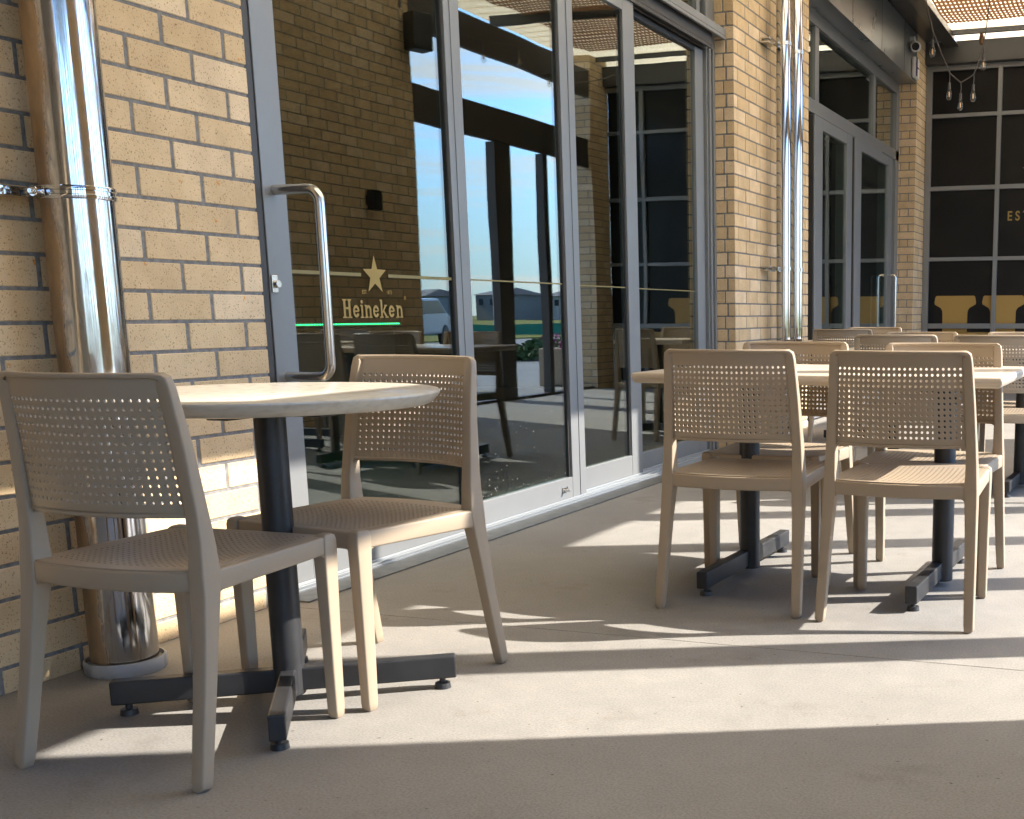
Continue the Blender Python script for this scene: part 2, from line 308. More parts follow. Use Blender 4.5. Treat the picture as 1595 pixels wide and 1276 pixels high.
def perforated(bm, surf, us, vs, hole, thick, nrm):
    """sheet over a grid with a real round hole in each cell where hole(i,j) gives (ru,rv)"""
    cache = {}
    ring = [(0,0),(1,0),(2,0),(2,1),(2,2),(1,2),(0,2),(0,1)]
    def at(u, v, s): return Vector(surf(u, v)) + Vector(nrm)*thick*s
    def lat(i2, j2, s):
        k = (i2, j2, s)
        if k not in cache:
            u = (us[i2//2] + us[(i2+1)//2])/2; v = (vs[j2//2] + vs[(j2+1)//2])/2
            cache[k] = bm.verts.new(at(u, v, s))
        return cache[k]
    nu, nv = len(us)-1, len(vs)-1
    for i in range(nu):
        for j in range(nv):
            h = hole(i, j)
            for s in (0, 1):
                R = [lat(2*i+a, 2*j+b, s) for a, b in ring]
                if not h: bm.faces.new(R); continue
                uc, vc = (us[i]+us[i+1])/2, (vs[j]+vs[j+1])/2
                H = []
                for q in range(8):
                    an = -3*PI/4 + q*PI/4; H.append(bm.verts.new(at(uc + h[0]*math.cos(an), vc + h[1]*math.sin(an), s)))
                for q in range(8): bm.faces.new((R[q], R[(q+1) % 8], H[(q+1) % 8], H[q]))
                if s == 0: H0 = H
                else:
                    for q in range(8): bm.faces.new((H0[q], H0[(q+1) % 8], H[(q+1) % 8], H[q]))
    edge = [(k, 0) for k in range(2*nu)] + [(2*nu, k) for k in range(2*nv)] + [(2*nu-k, 2*nv) for k in range(2*nu)] + [(0, 2*nv-k) for k in range(2*nv)]
    for a, b in zip(edge, edge[1:]+edge[:1]):
        bm.faces.new((lat(*a, 0), lat(*b, 0), lat(*b, 1), lat(*a, 1)))
def lin(a, b, n): return [a + (b-a)*i/n for i in range(n+1)]
def copy_tree(o, parent=None):
    c = o.copy(); COL.objects.link(c)
    if parent: c.parent = parent; c.matrix_parent_inverse = o.matrix_parent_inverse.copy()
    for ch in list(o.children): copy_tree(ch, c)
    return c

# ------------------------------------------------------------------ setting: ground
bm = BM(); box(bm, -600, 1400, -600, 1400, -.6, -.06); tag(obj('ground', bm, noise_col(mat('dirt', rough=.9), [(.10, .10, .06), (.16, .15, .08)], scale=.3)), kind='structure')
bm = BM()
ys = [-6, -2.9, .12, 3.139, 7.1, 11.1, 15.2]; xs = [-3.2, 1.12, 5.2]
for i in range(len(xs)-1):
    for j in range(len(ys)-1):
        box(bm, xs[i]+.002, xs[i+1]-.002, ys[j]+.0018, ys[j+1]-.0018, -.055, 0.0)
tag(obj('patio', bm, CONC, bevel=.0015, seg=1), kind='structure')
bm = BM(); box(bm, 5.2, 9.0, -30, 60, -.058, -.03); box(bm, -3, 5.2, 15.3, 60, -.058, -.03); box(bm, -12, 5.2, -30, -6.0, -.058, -.03)
tag(obj('footpath', bm, CONC), kind='structure')
ASPH = noise_col(mat('asphalt', rough=.85), [(.20, .20, .20), (.27, .265, .26)], scale=30, bump=.3)
bm = BM(); box(bm, 11.2, 19, -120, 200, -.059, -.045); tag(obj('road', bm, ASPH), kind='structure')
GRASSM = noise_col(mat('dry_grass', rough=.95, spec=.1), [(.10, .13, .03), (.20, .20, .05), (.27, .25, .09)], scale=1.1, detail=9, bump=.6, bscale=12, bdist=.05)
bm = BM(); box(bm, 20, 400, -300, 800, -.059, -.02); box(bm, 9.0, 11.2, -60, 120, -.059, -.028)
tag(obj('lawn', bm, GRASSM), kind='structure')

# ------------------------------------------------------------------ bricks
ZC, BH = .9259, .086
def brick_block(name, label, x0, x1, y0, y1, zt, group=None, phase=None, ends=True, cat='brick pier'):
    bm = BM(); tl = bm.faces.layers.float.new('tint'); D = .07
    box(bm, x0+.003, x1-.003, y0+.003, y1-.003, 0, zt-.004, 1)
    def brick(a, b, c, dd, z0, z1):
        if b-a < .012 or dd-c < .012: return
        t = random.random() if random.random() > .12 else 1.0
        j = lambda: random.uniform(-.0007, .0007)
        for q in box(bm, a+j(), b+j(), c+j(), dd+j(), z0, z1): q[tl] = t
    def cuts(lo, hi, ph):
        k = math.floor((lo-ph)/.24)-1; js = []
        while ph + .24*k < hi:
            if ph+.24*k > lo+.02: js.append(ph+.24*k)
            k += 1
        e = [lo-.005] + [q for q in js if q < hi-.02] + [hi+.005]
        return [(p+(.005 if i == 0 else .0065), q-(.005 if i == len(e)-2 else .0065)) for i, (p, q) in enumerate(zip(e, e[1:]))]
    for rr in range(-11, 60):
        z0 = max(0.0, ZC + BH*rr + .005); z1 = min(zt, ZC + BH*(rr+1) - .005)
        if z1-z0 < .012: continue
        thr = (rr % 2 == 1)
        lo, hi = (y0, y1) if (thr or not ends) else (y0+.08, y1-.08)
        ph = phase[rr % 2] if phase else (y0+.235 if thr else y0+.315)
        for p, q in cuts(lo, hi, ph):
            brick(x1-D, x1, p, q, z0, z1); brick(x0, x0+D, p, q, z0, z1)
        if ends:
            lo, hi = (x0+.08, x1-.08) if thr else (x0, x1)
            for p, q in cuts(lo, hi, lo+.235):
                brick(p, q, y0, y0+D, z0, z1); brick(p, q, y1-D, y1, z0, z1)
    me = bpy.data.meshes.new(name)
    # recalc per island is safe: boxes are closed
    bmesh.ops.recalc_face_normals(bm, faces=bm.faces); bm.to_mesh(me); bm.free()
    me.materials.append(BRICK); me.materials.append(MORTAR)
    o = bpy.data.objects.new(name, me); COL.objects.link(o)
    b = o.modifiers.new('bevel', 'BEVEL'); b.width = .002; b.segments = 1; b.limit_method = 'ANGLE'
    return tag(o, label, cat, group)
brick_block('brick_wall', 'cream brick wall behind the thick steel downpipe and round table', -2.96, -2.726, -.6, 3.20, 4.1, phase={0: 2.736, 1: 2.869}, ends=False, cat='brick wall')
brick_block('brick_pier', 'cream brick pier carrying the two thin steel downpipes between the glazed openings', -3.06, -2.77, 7.87, 9.68, 4.1)
brick_block('brick_pier', 'narrow cream brick pier beside the black panelled window wall', -2.99, -2.74, 14.03, 14.68, 4.1)
W = 1.1
brick_block('brick_pier', 'nearest brick pier on the street side of the patio', W, W+.32, 1.2, 3.34, 4.108, group='brick piers on the street side')
PB = brick_block('brick_pier', 'middle brick pier on the street side with wall lamp and loudspeaker', W, W+.32, 8.30, 10.12, 4.108, group='brick piers on the street side')
brick_block('brick_pier', 'far brick pier on the street side next to the black window wall', W, W+.32, 14.12, 14.62, 4.108, group='brick piers on the street side')

# ------------------------------------------------------------------ big downpipe
bx, by = -2.615, 2.425
t = thing('downpipe', 'thick weathered polished steel downpipe in front of the cream brick wall', 'downpipe', (bx, by, 0))
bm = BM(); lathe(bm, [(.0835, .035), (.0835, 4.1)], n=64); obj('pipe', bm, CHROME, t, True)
bm = BM(); lathe(bm, [(.083, .0), (.098, .0), (.101, .005), (.101, .034), (.099, .037), (.095, .037), (.093, .026), (.083, .026)], n=56); obj('collar', bm, WHITEC, t, True)
for zc in (1.245, 3.2):
    bm = BM(); lathe(bm, [(.084, -.016), (.0885, -.016), (.0895, -.013), (.0895, -.006), (.087, -.004), (.087, .004), (.0895, .006), (.0895, .013), (.0885, .016), (.084, .016)], n=56)
    cl = obj('clamp', bm, CHROME2, t, True, loc=(0, 0, zc))
    bm = BM(); box(bm, -.115, -.06, -.20, -.085, -.012, .012); cyl(bm, (-.02, -.088, 0), (-.02, -.112, 0), .014, n=16); cyl(bm, (-.02, -.112, 0), (-.02, -.12, 0), .008, n=12)
    obj('clamp_bracket', bm, CHROME2, cl, False, .002)
# twin downpipes on the pier
def pier_pipe(y, x, r_, label):
    t = thing('downpipe', label, 'downpipe', (x, y, 0), group='thin steel downpipes on the brick pier')
    bm = BM(); lathe(bm, [(r_, 0), (r_, 4.1)], n=40); obj('pipe', bm, CHROME2, t, True)
    for zc in (2.84, 1.27):
        bm = BM(); lathe(bm, [(r_, -.012), (r_+.006, -.012), (r_+.006, .012), (r_, .012)], n=40)
        box(bm, -2.775-x, -r_*.6, -.008, .008, -.010, .010)
        k = obj('clamp', bm, STEEL, t, True, loc=(0, 0, zc))
pier_pipe(8.62, -2.655, .053, 'left of the two thin polished steel downpipes on the brick pier')
pier_pipe(8.93, -2.655, .053, 'right of the two thin polished steel downpipes on the brick pier')
for zc in (2.84, 1.27):
    bm = BM(); box(bm, -2.772, -2.70, 8.42, 8.56, zc-.022, zc-.012); box(bm, -2.772, -2.70, 8.42, 8.56, zc+.004, zc+.014); box(bm, -2.772, -2.755, 8.42, 8.56, zc-.011, zc+.003)
    tag(obj('wall_bracket', bm, STEEL), ('upper' if zc > 2 else 'lower') + ' steel bracket on the brick pier beside the thin downpipes', 'bracket', 'brackets beside the thin downpipes')

# ------------------------------------------------------------------ glazed doors of the first opening
t = thing('door_frame', 'dark and grey aluminium surround with sliding track of the glazed front doors', 'door frame')
bm = BM(); box(bm, -2.98, -2.812, 3.203, 3.326, 0, 2.66); obj('jamb', bm, FRAMED, t, False, .002)
bm = BM(); box(bm, -2.99, -2.90, 7.70, 7.862, 0, 3.9); box(bm, -2.899, -2.885, 7.72, 7.745, 0, 2.66); box(bm, -2.899, -2.885, 7.79, 7.81, 0, 2.66); obj('jamb', bm, FRAME, t, False, .002)
bm = BM(); box(bm, -2.99, -2.855, 3.203, 7.698, 2.662, 2.742)
for xx in (-2.86, -2.905, -2.945): box(bm, xx-.006, xx+.006, 3.3, 7.69, 2.640, 2.661)
obj('head', bm, FRAMED, t, False, .002)
bm = BM(); box(bm, -2.99, -2.815, 3.0, 7.852, 2.7435, 2.790); box(bm, -2.832, -2.814, 3.0, 7.853, 2.722, 2.7425); obj('track_cover', bm, FRAME, t, False, .003)
bm = BM(); box(bm, -2.99, -2.755, 3.205, 7.86, .001, .012)
for xx in (-2.765, -2.803, -2.858, -2.912): box(bm, xx-.003, xx+.003, 3.3, 7.8, .0125, .022)
obj('sill_track', bm, ALU, t, False, .0015)
bm = BM(); box(bm, -2.755, -2.640, 3.20, 7.87, .001, .006); tag(obj('drain_strip', bm, DARKSTONE), kind='structure')
t = thing('transom_window', 'grey framed highlight window above the sliding doors', 'window')
bm = BM(); box(bm, -2.985, -2.925, 3.2, 7.698, 2.7915, 2.84); box(bm, -2.985, -2.925, 3.2, 7.698, 3.86, 3.9)
for yy in (4.3, 5.6, 6.9, 7.6): box(bm, -2.985, -2.926, yy, yy+.06, 2.8405, 3.859)
obj('frame', bm, FRAME, t, False, .002)
bm = BM(); box(bm, -2.958, -2.952, 3.21, 7.69, 2.845, 3.855); obj('glass_pane', bm, GLASS, t)

def glass(y0, y1, z0, z1, x, parent): 
    bm = BM(); box(bm, x-.003, x+.003, y0, y1, z0, z1); return obj('glass_pane', bm, GLASS, parent)
ZT = 2.655
t = thing('sliding_door', 'wide front sliding glass door with D handle and gold star lettering', 'glass door')
D1 = t
x0, x1, xg = -2.850, -2.810, -2.832
bm = BM(); box(bm, x0, x1, 3.332, 3.445, .016, ZT); obj('stile', bm, FRAME, t, False, .0025)
bm = BM(); box(bm, x0, x1, 4.457, 4.568, .1255, ZT-.086); box(bm, x1, x1+.003, 4.500, 4.5665, .1255, ZT-.086); obj('stile', bm, FRAME, t, False, .0025)
bm = BM(); box(bm, x0, x1, 5.455, 5.60, .016, ZT); box(bm, x1, x1+.004, 5.535, 5.598, .02, ZT-.002); obj('stile', bm, FRAME, t, False, .0025)
bm = BM(); box(bm, x0, x1-.0005, 3.4455, 5.4545, .016, .125); obj('bottom_rail', bm, FRAME, t, False, .0025)
bm = BM(); box(bm, x0, x1-.0005, 3.4455, 5.4545, ZT-.085, ZT); obj('top_rail', bm, FRAME, t, False, .0025)
glass(3.44, 4.46, .12, ZT-.08, xg, t); glass(4.565, 5.46, .12, ZT-.08, xg, t)
bm = BM()
for a, b in ((3.4455, 3.452), (4.4495, 4.4565), (4.5685, 4.575), (5.4425, 5.4545)): box(bm, xg-.008, xg+.009, a, b, .1255, ZT-.0855)
obj('gasket', bm, FRAMED, t)
# D handle
bm = BM(); hz0, hz1, hy, hx = .738, 1.352, 3.385, -2.632
pts = [(x1-.002, hy, hz1)]
for q in range(7): a = PI/2*q/6; pts.append((hx-.045+.045*math.sin(a), hy, hz1-.045+.045*math.cos(a)))
for q in range(7): a = PI/2*q/6; pts.append((hx-.045+.045*math.cos(a), hy, hz0+.045-.045*math.sin(a)))
pts.append((x1-.002, hy, hz0)); tube(bm, pts, .0165, 20); obj('handle', bm, STEEL, t, True)
bm = BM(); box(bm, x1, x1+.006, 3.337, 3.365, 1.018, 1.075); cyl(bm, (x1+.006, 3.353, 1.046), (x1+.020, 3.353, 1.046), .013, n=16); obj('lock', bm, STEEL, t, False, .0015)
bm = BM(); box(bm, x1, x1+.008, 5.335, 5.385, .060, .085); cyl(bm, (x1, 5.345, .07), (x1+.035, 5.345, .07), .007, n=10); obj('bolt', bm, STEEL, t, False, .001)

# decals on the glass (star, word and lines)
xd = xg + .0045
def flat_yz(bm, poly, x, th=.0008):
    A = [bm.verts.new((x, p[0], p[1])) for p in poly]; B = [bm.verts.new((x+th, p[0], p[1])) for p in poly]
    bm.faces.new(A[::-1]); bm.faces.new(B)
    for i in range(len(A)): bm.faces.new((A[i], A[(i+1) % len(A)], B[(i+1) % len(A)], B[i]))
def star(cy, cz, R, r_=.40):
    return [(cy + (R if k % 2 == 0 else R*r_)*math.sin(PI*k/5), cz + (R if k % 2 == 0 else R*r_)*math.cos(PI*k/5)) for k in range(10)]
bm = BM(); flat_yz(bm, star(3.925, 1.090, .074), xd); obj('star_decal', bm, GOLDT, D1)
bm = BM(); box(bm, xd, xd+.0008, 3.449, 3.842, 1.085, 1.097); box(bm, xd, xd+.0008, 4.010, 4.454, 1.085, 1.097); box(bm, xd, xd+.0008, 4.571, 5.45, 1.089, 1.095); obj('line_decal', bm, YELD, D1)
def text_mesh(name, body, size, m, parent, y, z, x, sx=1.0, bold=0.0, facing='x'):
    cu = bpy.data.curves.new(name, 'FONT'); cu.body = body; cu.size = size; cu.offset = bold; cu.extrude = .0004; cu.align_x = 'LEFT'
    to = bpy.data.objects.new('tmp', cu); COL.objects.link(to); bpy.context.view_layer.update()
    me = bpy.data.meshes.new_from_object(to.evaluated_get(bpy.context.evaluated_depsgraph_get())); bpy.data.objects.remove(to)
    for v in me.vertices:
        a, b, c = v.co; v.co = (x + c, y + a*sx, z + b) if facing == 'x' else (x + a*sx, y - c, z + b)
    me.materials.clear(); me.materials.append(m); me.name = name
    o = bpy.data.objects.new(name, me); COL.objects.link(o); o.parent = parent; return o
# slab-serif word built from strokes
bm = BM(); cnt = [0]
def st(x0_, z0_, x1_, z1_):
    cnt[0] += 1; q = cnt[0] % 7*.00012; box(bm, xd+q, xd+.0008+q, x0_, x1_, z0_, z1_)
def arc(cx_, cz_, ry, rz, a0, a1, wd, n=14):
    cnt[0] += 1; q = cnt[0] % 7*.00012
    for i in range(n):
        a, b = rad(a0+(a1-a0)*i/n), rad(a0+(a1-a0)*(i+1)/n)
        flat_yz(bm, [(cx_+ry*math.cos(a), cz_+rz*math.sin(a)), (cx_+ry*math.cos(b), cz_+rz*math.sin(b)), (cx_+(ry-wd)*math.cos(b), cz_+(rz-wd)*math.sin(b)), (cx_+(ry-wd)*math.cos(a), cz_+(rz-wd)*math.sin(a))], xd+q)
H0 = .934; XH = .046; CH = .066; S = .0105
def serif(c, z, w=.021): st(c-w/2, z-.0022, c+w/2, z+.0028)
def l_e(x):
    arc(x+.0185, H0+XH/2, .0185, XH/2, 28, 332, S); st(x+.006, H0+XH/2-.002, x+.033, H0+XH/2+.0035)
    arc(x+.0185, H0+XH/2+.001, .0185, XH/2-.001, 0, 40, S*.9, 5)
def l_n(x):
    st(x+.004, H0, x+.004+S, H0+XH); arc(x+.0225, H0+XH*.62, .0165, XH*.38, 0, 150, S); st(x+.0285, H0, x+.0285+S, H0+XH*.64)
    serif(x+.009, H0+.001, .022); serif(x+.0335, H0+.001, .020); st(x-.001, H0+XH-.004, x+.008, H0+XH+.001)
x = 3.724
st(x+.004, H0, x+.004+S*1.15, H0+CH); st(x+.032, H0, x+.032+S*1.15, H0+CH); st(x+.012, H0+CH*.46, x+.036, H0+CH*.46+.008)
for c in (.0098, .038): serif(x+c, H0+.001, .025); serif(x+c, H0+CH-.002, .025)
l_e(x+.058)
st(x+.106, H0, x+.106+S, H0+XH); serif(x+.111, H0+.001, .023); st(x+.100, H0+XH-.004, x+.110, H0+XH+.001); arc(x+.1115, H0+XH+.012, .0068, .0068, 0, 360, .0067, 12)
l_n(x+.128); l_e(x+.178)
kx = x+.226; st(kx, H0, kx+S, H0+CH); serif(kx+.004, H0+.001, .023); st(kx-.006, H0+CH-.004, kx+.006, H0+CH+.001)
flat_yz(bm, [(kx+.008, H0+XH*.42), (kx+.014, H0+XH*.36), (kx+.034, H0+XH*.92), (kx+.026, H0+XH*.98)], xd+.0003); flat_yz(bm, [(kx+.012, H0+XH*.52), (kx+.020, H0+XH*.62), (kx+.041, H0+.002), (kx+.029, H0+.002)], xd+.0005)
serif(kx+.036, H0+.001, .020); serif(kx+.031, H0+XH-.001, .018)
l_e(x+.276); l_n(x+.324); obj('word_decal', bm, GOLDT, D1)
text_mesh('small_text_decal', 'EST.', .020, GOLDT, D1, 3.842, 1.022, xd, .9); text_mesh('small_text_decal', '1873', .020, GOLDT, D1, 3.992, 1.022, xd, .9)
text_mesh('small_text_decal', '\u00ae', .020, GOLDT, D1, 4.105, 1.002, xd, .9)
# rain specks on the lower glass
bm = BM()
for k in range(70):
    yy = random.uniform(4.6, 5.42); zz = .14 + random.random()**2.2*.42; s_ = random.uniform(.0010, .0026); box(bm, xg+.0032, xg+.0036, yy, yy+s_, zz, zz+s_*random.uniform(.8, 2.2))
for k in range(30):
    yy = random.uniform(3.5, 4.4); zz = .2 + random.random()*.5; s_ = random.uniform(.0008, .0018); box(bm, xg+.0032, xg+.0036, yy, yy+s_, zz, zz+s_)
obj('dirt_specks', bm, mat('specks', (.6, .6, .58), .7), D1)

t = thing('sliding_door', 'plain middle sliding glass door standing just behind the lettered one', 'glass door')
x0, x1, xg2 = -2.905, -2.866, -2.886
for a, b in ((5.55, 5.66), (6.322, 6.470)):
    bm = BM(); box(bm, x0, x1, a, b, .016, ZT); obj('stile', bm, FRAME, t, False, .0025)
bm = BM(); box(bm, x0, x1-.0005, 5.6605, 6.3215, .016, .135); obj('bottom_rail', bm, FRAME, t, False, .0025)
bm = BM(); box(bm, x0, x1-.0005, 5.6605, 6.3215, ZT-.08, ZT); obj('top_rail', bm, FRAME, t, False, .0025)
glass(5.655, 6.325, .13, ZT-.075, xg2, t)
bm = BM(); box(bm, xg2-.008, xg2+.008, 6.310, 6.3215, .136, ZT-.081); obj('gasket', bm, FRAMED, t)
bm = BM(); box(bm, xg2+.0040, xg2+.0048, 5.665, 6.308, 1.089, 1.095); obj('line_decal', bm, YELD, t)
t = thing('sliding_door', 'rearmost narrow glass door next to the brick pier', 'glass door')
x0, x1, xg3 = -2.960, -2.921, -2.941
for a, b in ((6.42, 6.52), (7.55, 7.695)):
    bm = BM(); box(bm, x0, x1, a, b, .016, ZT-.02); obj('stile', bm, FRAME, t, False, .0025)
bm = BM(); box(bm, x0, x1-.0005, 6.5205, 7.5495, .016, .12); obj('bottom_rail', bm, FRAME, t, False, .0025)
bm = BM(); box(bm, x0, x1-.0005, 6.5205, 7.5495, ZT-.05, ZT-.02); obj('top_rail', bm, FRAMED, t, False, .0025)
glass(6.515, 7.555, .11, ZT-.04, xg3, t)
bm = BM(); box(bm, xg3+.0040, xg3+.0048, 6.53, 7.54, 1.089, 1.095); obj('line_decal', bm, YELD, t)

# ------------------------------------------------------------------ interior
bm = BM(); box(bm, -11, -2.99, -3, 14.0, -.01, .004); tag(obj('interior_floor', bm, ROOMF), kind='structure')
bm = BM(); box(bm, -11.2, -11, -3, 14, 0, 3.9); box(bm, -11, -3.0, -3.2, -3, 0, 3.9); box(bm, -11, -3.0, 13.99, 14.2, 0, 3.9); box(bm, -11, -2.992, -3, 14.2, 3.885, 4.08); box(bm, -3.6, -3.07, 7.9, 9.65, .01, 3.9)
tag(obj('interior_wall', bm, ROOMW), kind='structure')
t = thing('bar_counter', 'dark bar counter with a green light strip inside the front room', 'bar counter')
bm = BM(); box(bm, -6.6, -6.05, 6.2, 8.62, .01, .84); obj('body', bm, ROOMW, t, False, .01)
bm = BM(); box(bm, -6.65, -6.0, 6.15, 8.67, .841, .868); obj('countertop', bm, FRAMED, t, False, .005)
bm = BM()
for k in range(56): box(bm, -6.0, -5.992, 6.9+k*.031, 6.9+k*.031+.013, .869, .879)
obj('light_strip', bm, mat('green_led', (.0, .5, .2), .5, emit=(.03, 1.0, .30), es=.9), t)

# ------------------------------------------------------------------ second glazed opening
t = thing('door_frame', 'grey aluminium surround of the far glazed doors under the metal fascia', 'door frame')
bm = BM(); box(bm, -3.0, -2.94, 9.685, 14.025, 3.385, 3.502); box(bm, -3.0, -2.935, 9.685, 14.025, 2.66, 2.765); box(bm, -3.0, -2.90, 9.685, 13.0, 2.63, 2.659); obj('head', bm, FRAME, t, False, .002)
bm = BM(); box(bm, -3.001, -2.935, 13.86, 14.027, .01, 3.384); obj('jamb', bm, FRAME, t, False, .002)
bm = BM(); box(bm, -3.001, -2.96, 9.684, 10.28, .01, 2.62); obj('jamb', bm, FRAMED, t, False, .002)
bm = BM()
for a, b in ((10.50, 10.62), (12.75, 12.86)): box(bm, -2.999, -2.945, a, b, 2.766, 3.384)
obj('mullion', bm, FRAME, t, False, .002)
for a, b in ((9.69, 10.50), (10.62, 12.75), (12.86, 13.86)): glass(a-.003, b+.003, 2.77, 3.38, -2.972, t)
glass(13.42, 13.862, .02, 2.655, -2.975, t)
def far_leaf(ya, yb, x0, x1, label, handle):
    t = thing('glass_door', label, 'glass door')
    for a, b in ((ya, ya+.26), (yb-.20, yb)):
        bm = BM(); box(bm, x0, x1, a, b, .016, 2.62); obj('stile', bm, FRAME, t, False, .003)
    bm = BM(); box(bm, x0, x1-.0005, ya+.2605, yb-.2005, .016, .12); obj('bottom_rail', bm, FRAME, t, False, .003)
    bm = BM(); box(bm, x0, x1-.0005, ya+.2605, yb-.2005, 2.52, 2.62); obj('top_rail', bm, FRAME, t, False, .003)
    bm = BM(); box(bm, x0-.003, x1-.01, ya-.02, ya-.001, .02, 2.61); obj('edge_strip', bm, FRAMED, t)
    glass(ya+.255, yb-.195, .115, 2.53, x1-.02, t)
    if handle:
        for yy, x1, sg in ((yb-.11, x1, 1), (yb-.11, x0, -1)):
            bm = BM(); pts = [(x1-.002*sg, yy, 1.36)]
            for q in range(6): a = PI/2*q/5; pts.append((x1+sg*(.075-.03+.03*math.sin(a)), yy, 1.33+.03*math.cos(a)))
            for q in range(6): a = PI/2*q/5; pts.append((x1+sg*(.075-.03+.03*math.cos(a)), yy, .70+.03-.03*math.sin(a)))
            pts.append((x1-.002*sg, yy, .70)); tube(bm, pts, .014, 12); obj('handle', bm, STEEL, t, True)
    return t
far_leaf(10.28, 11.62, -2.999, -2.885, 'left leaf of the far glazed doors next to the thin downpipes', False)
far_leaf(11.70, 13.42, -2.998, -2.875, 'right leaf of the far glazed doors with the tall bar handles', True)
# fascia above it
t = thing('canopy_fascia', 'folded grey metal fascia box above the far glazed doors', 'fascia')
bm = BM(); box(bm, -3.05, -2.752, 9.685, 14.028, 3.503, 3.512)
obj('soffit_panel', bm, FASC, t)
bm = BM(); box(bm, -2.7515, -2.742, 9.3, 14.028, 3.496, 4.02)
obj('front_panel', bm, FASC, t)
for yy in (11.0, 12.2, 13.3): bm = BM(); box(bm, -2.7419, -2.7405, yy, yy+.006, 3.505, 4.015); obj('seam', bm, FRAMED, t)

# ------------------------------------------------------------------ black window wall at the end
t = thing('window_wall', 'black panelled window wall with grey mullions and gold furniture silhouettes', 'window wall')
YB = 14.60
bm = BM(); box(bm, -2.735, W, YB+.02, YB+.06, 0, 4.0); obj('film_panel', bm, BLACKV, t)
bm = BM()
cols = [(-2.735, -2.665)] + [(-1.902+.79*k, -1.852+.79*k) for k in range(4)]
for a, b in cols: box(bm, a, b, YB-.03, YB+.0195, 0.0, 3.779)
obj('mullion', bm, FRAME, t, False, .002)
bm = BM()
for z0, z1 in ((3.722, 3.778), (3.196, 3.238), (2.370, 2.420), (1.556, 1.600), (.760, .820), (.0, .09)):
    for (a, b), (c, dd) in zip(cols, cols[1:]+[(W, W)]): box(bm, b+.0003, c-.0003, YB-.028, YB+.0192, z0, z1)
obj('rail', bm, FRAME, t, False, .002)
def silhouette(cx):
    """stool-like gold print: broad rounded top, narrow stem"""
    right = [(.222, 1.148), (.238, 1.135), (.250, 1.07), (.245, 1.045), (.175, 1.005), (.155, .975), (.150, .94), (.148, .72)]
    P = [(cx+a, z) for a, z in right] + [(cx-a, z) for a, z in right[::-1]]
    A = [bm.verts.new((p[0], YB+.0165, p[1])) for p in P]; B = [bm.verts.new((p[0], YB+.0198, p[1])) for p in P]
    bm.faces.new(A); bm.faces.new(B[::-1])
    for i in range(len(A)): bm.faces.new((A[i], B[i], B[(i+1) % len(A)], A[(i+1) % len(A)]))
bm = BM()
for k in range(5): silhouette(-2.34+.573*k)
box(bm, -2.49, W-.1, YB+.0164, YB+.0197, .44, .715)
obj('silhouette_print', bm, GOLDV, t)
text_mesh('text_print', 'E S T', .150, GOLDT, t, YB+.0165, 2.012, -1.755, .80, .003, 'y')
bm = BM(); s5 = star(-1.50, 2.575, .10); A = [bm.verts.new((p[0], YB+.0165, p[1])) for p in s5]; B = [bm.verts.new((p[0], YB+.0198, p[1])) for p in s5]
bm.faces.new(A); bm.faces.new(B[::-1])
for i in range(10): bm.faces.new((A[i], B[i], B[(i+1) % 10], A[(i+1) % 10]))
obj('star_print', bm, mat('red_print', (.55, .10, .03), .5), t)

# ------------------------------------------------------------------ roof
t = thing('patio_roof', 'patio roof with dark soffit, steel beams and translucent white sheets', 'roof')
bm = BM(); box(bm, -3.3, -2.45, 9.0, 14.9, 4.03, 4.07); box(bm, -3.3, -2.45, -1.0, 8.998, 4.11, 4.15); box(bm, -2.449, 1.5, -3.5, 1.598, 4.11, 4.16); obj('soffit', bm, SOFF, t, False, .004)  # last box: unseen opaque stretch, added to dim light at the near end
bm = BM(); box(bm, -2.735, W+.3, 14.48, 14.58, 3.782, 4.02); obj('beam', bm, DARKBEAM, t, False, .004)
bm = BM(); box(bm, -2.448, -2.40, -1, 14.47, 3.97, 4.10); box(bm, -2.50, -2.345, -1, 14.47, 3.955, 3.968); obj('beam', bm, SOFF, t, False, .003)
for yy in (14.30, 14.62):
    bm = BM(); box(bm, -2.44, W+.25, yy, yy+.045, 4.05, 4.105) if yy < 14.5 else box(bm, -2.44, W+.25, yy+.25, yy+.30, 4.05, 4.105); obj('purlin', bm, DARKBEAM, t, False, .003)
for yy in (0, 2.4, 4.8, 7.2, 9.6, 12.0):
    bm = BM(); box(bm, -2.399, W+.25, yy, yy+.05, 3.99, 4.10); obj('purlin', bm, DARKBEAM, t, False, .003)
bm = BM(); box(bm, -2.45, 1.50, 1.6, 15.6, 4.110, 4.116)
for k in range(59):
    yy = 1.6 + k*.235; box(bm, -2.45, 1.50, yy, yy+.014, 4.1165, 4.14)
obj('sheet', bm, OPAL, t)
def mat_sheet(x0, x1, y0, y1, z, label):
    bm = BM(); nx, ny = 40, 60; V = {}
    for i in range(nx+1):
        for j in range(ny+1):
            xx = x0+(x1-x0)*i/nx; yy = y0+(y1-y0)*j/ny
            V[i, j] = bm.verts.new((xx + (.03*math.sin(yy*9) if i == nx else 0), yy, z + .015*math.sin(xx*2.2)*math.sin(yy*1.7) + .008*math.sin(yy*7)))
    for i in range(nx):
        for j in range(ny): bm.faces.new((V[i, j], V[i+1, j], V[i+1, j+1], V[i, j+1]))
    return tag(obj('shade_mat', bm, WEAVE, None, True), label, 'shade cloth')
mat_sheet(-2.36, .92, 10.6, 13.72, 4.05, 'brown woven shade mat with rows of holes near the black window wall')

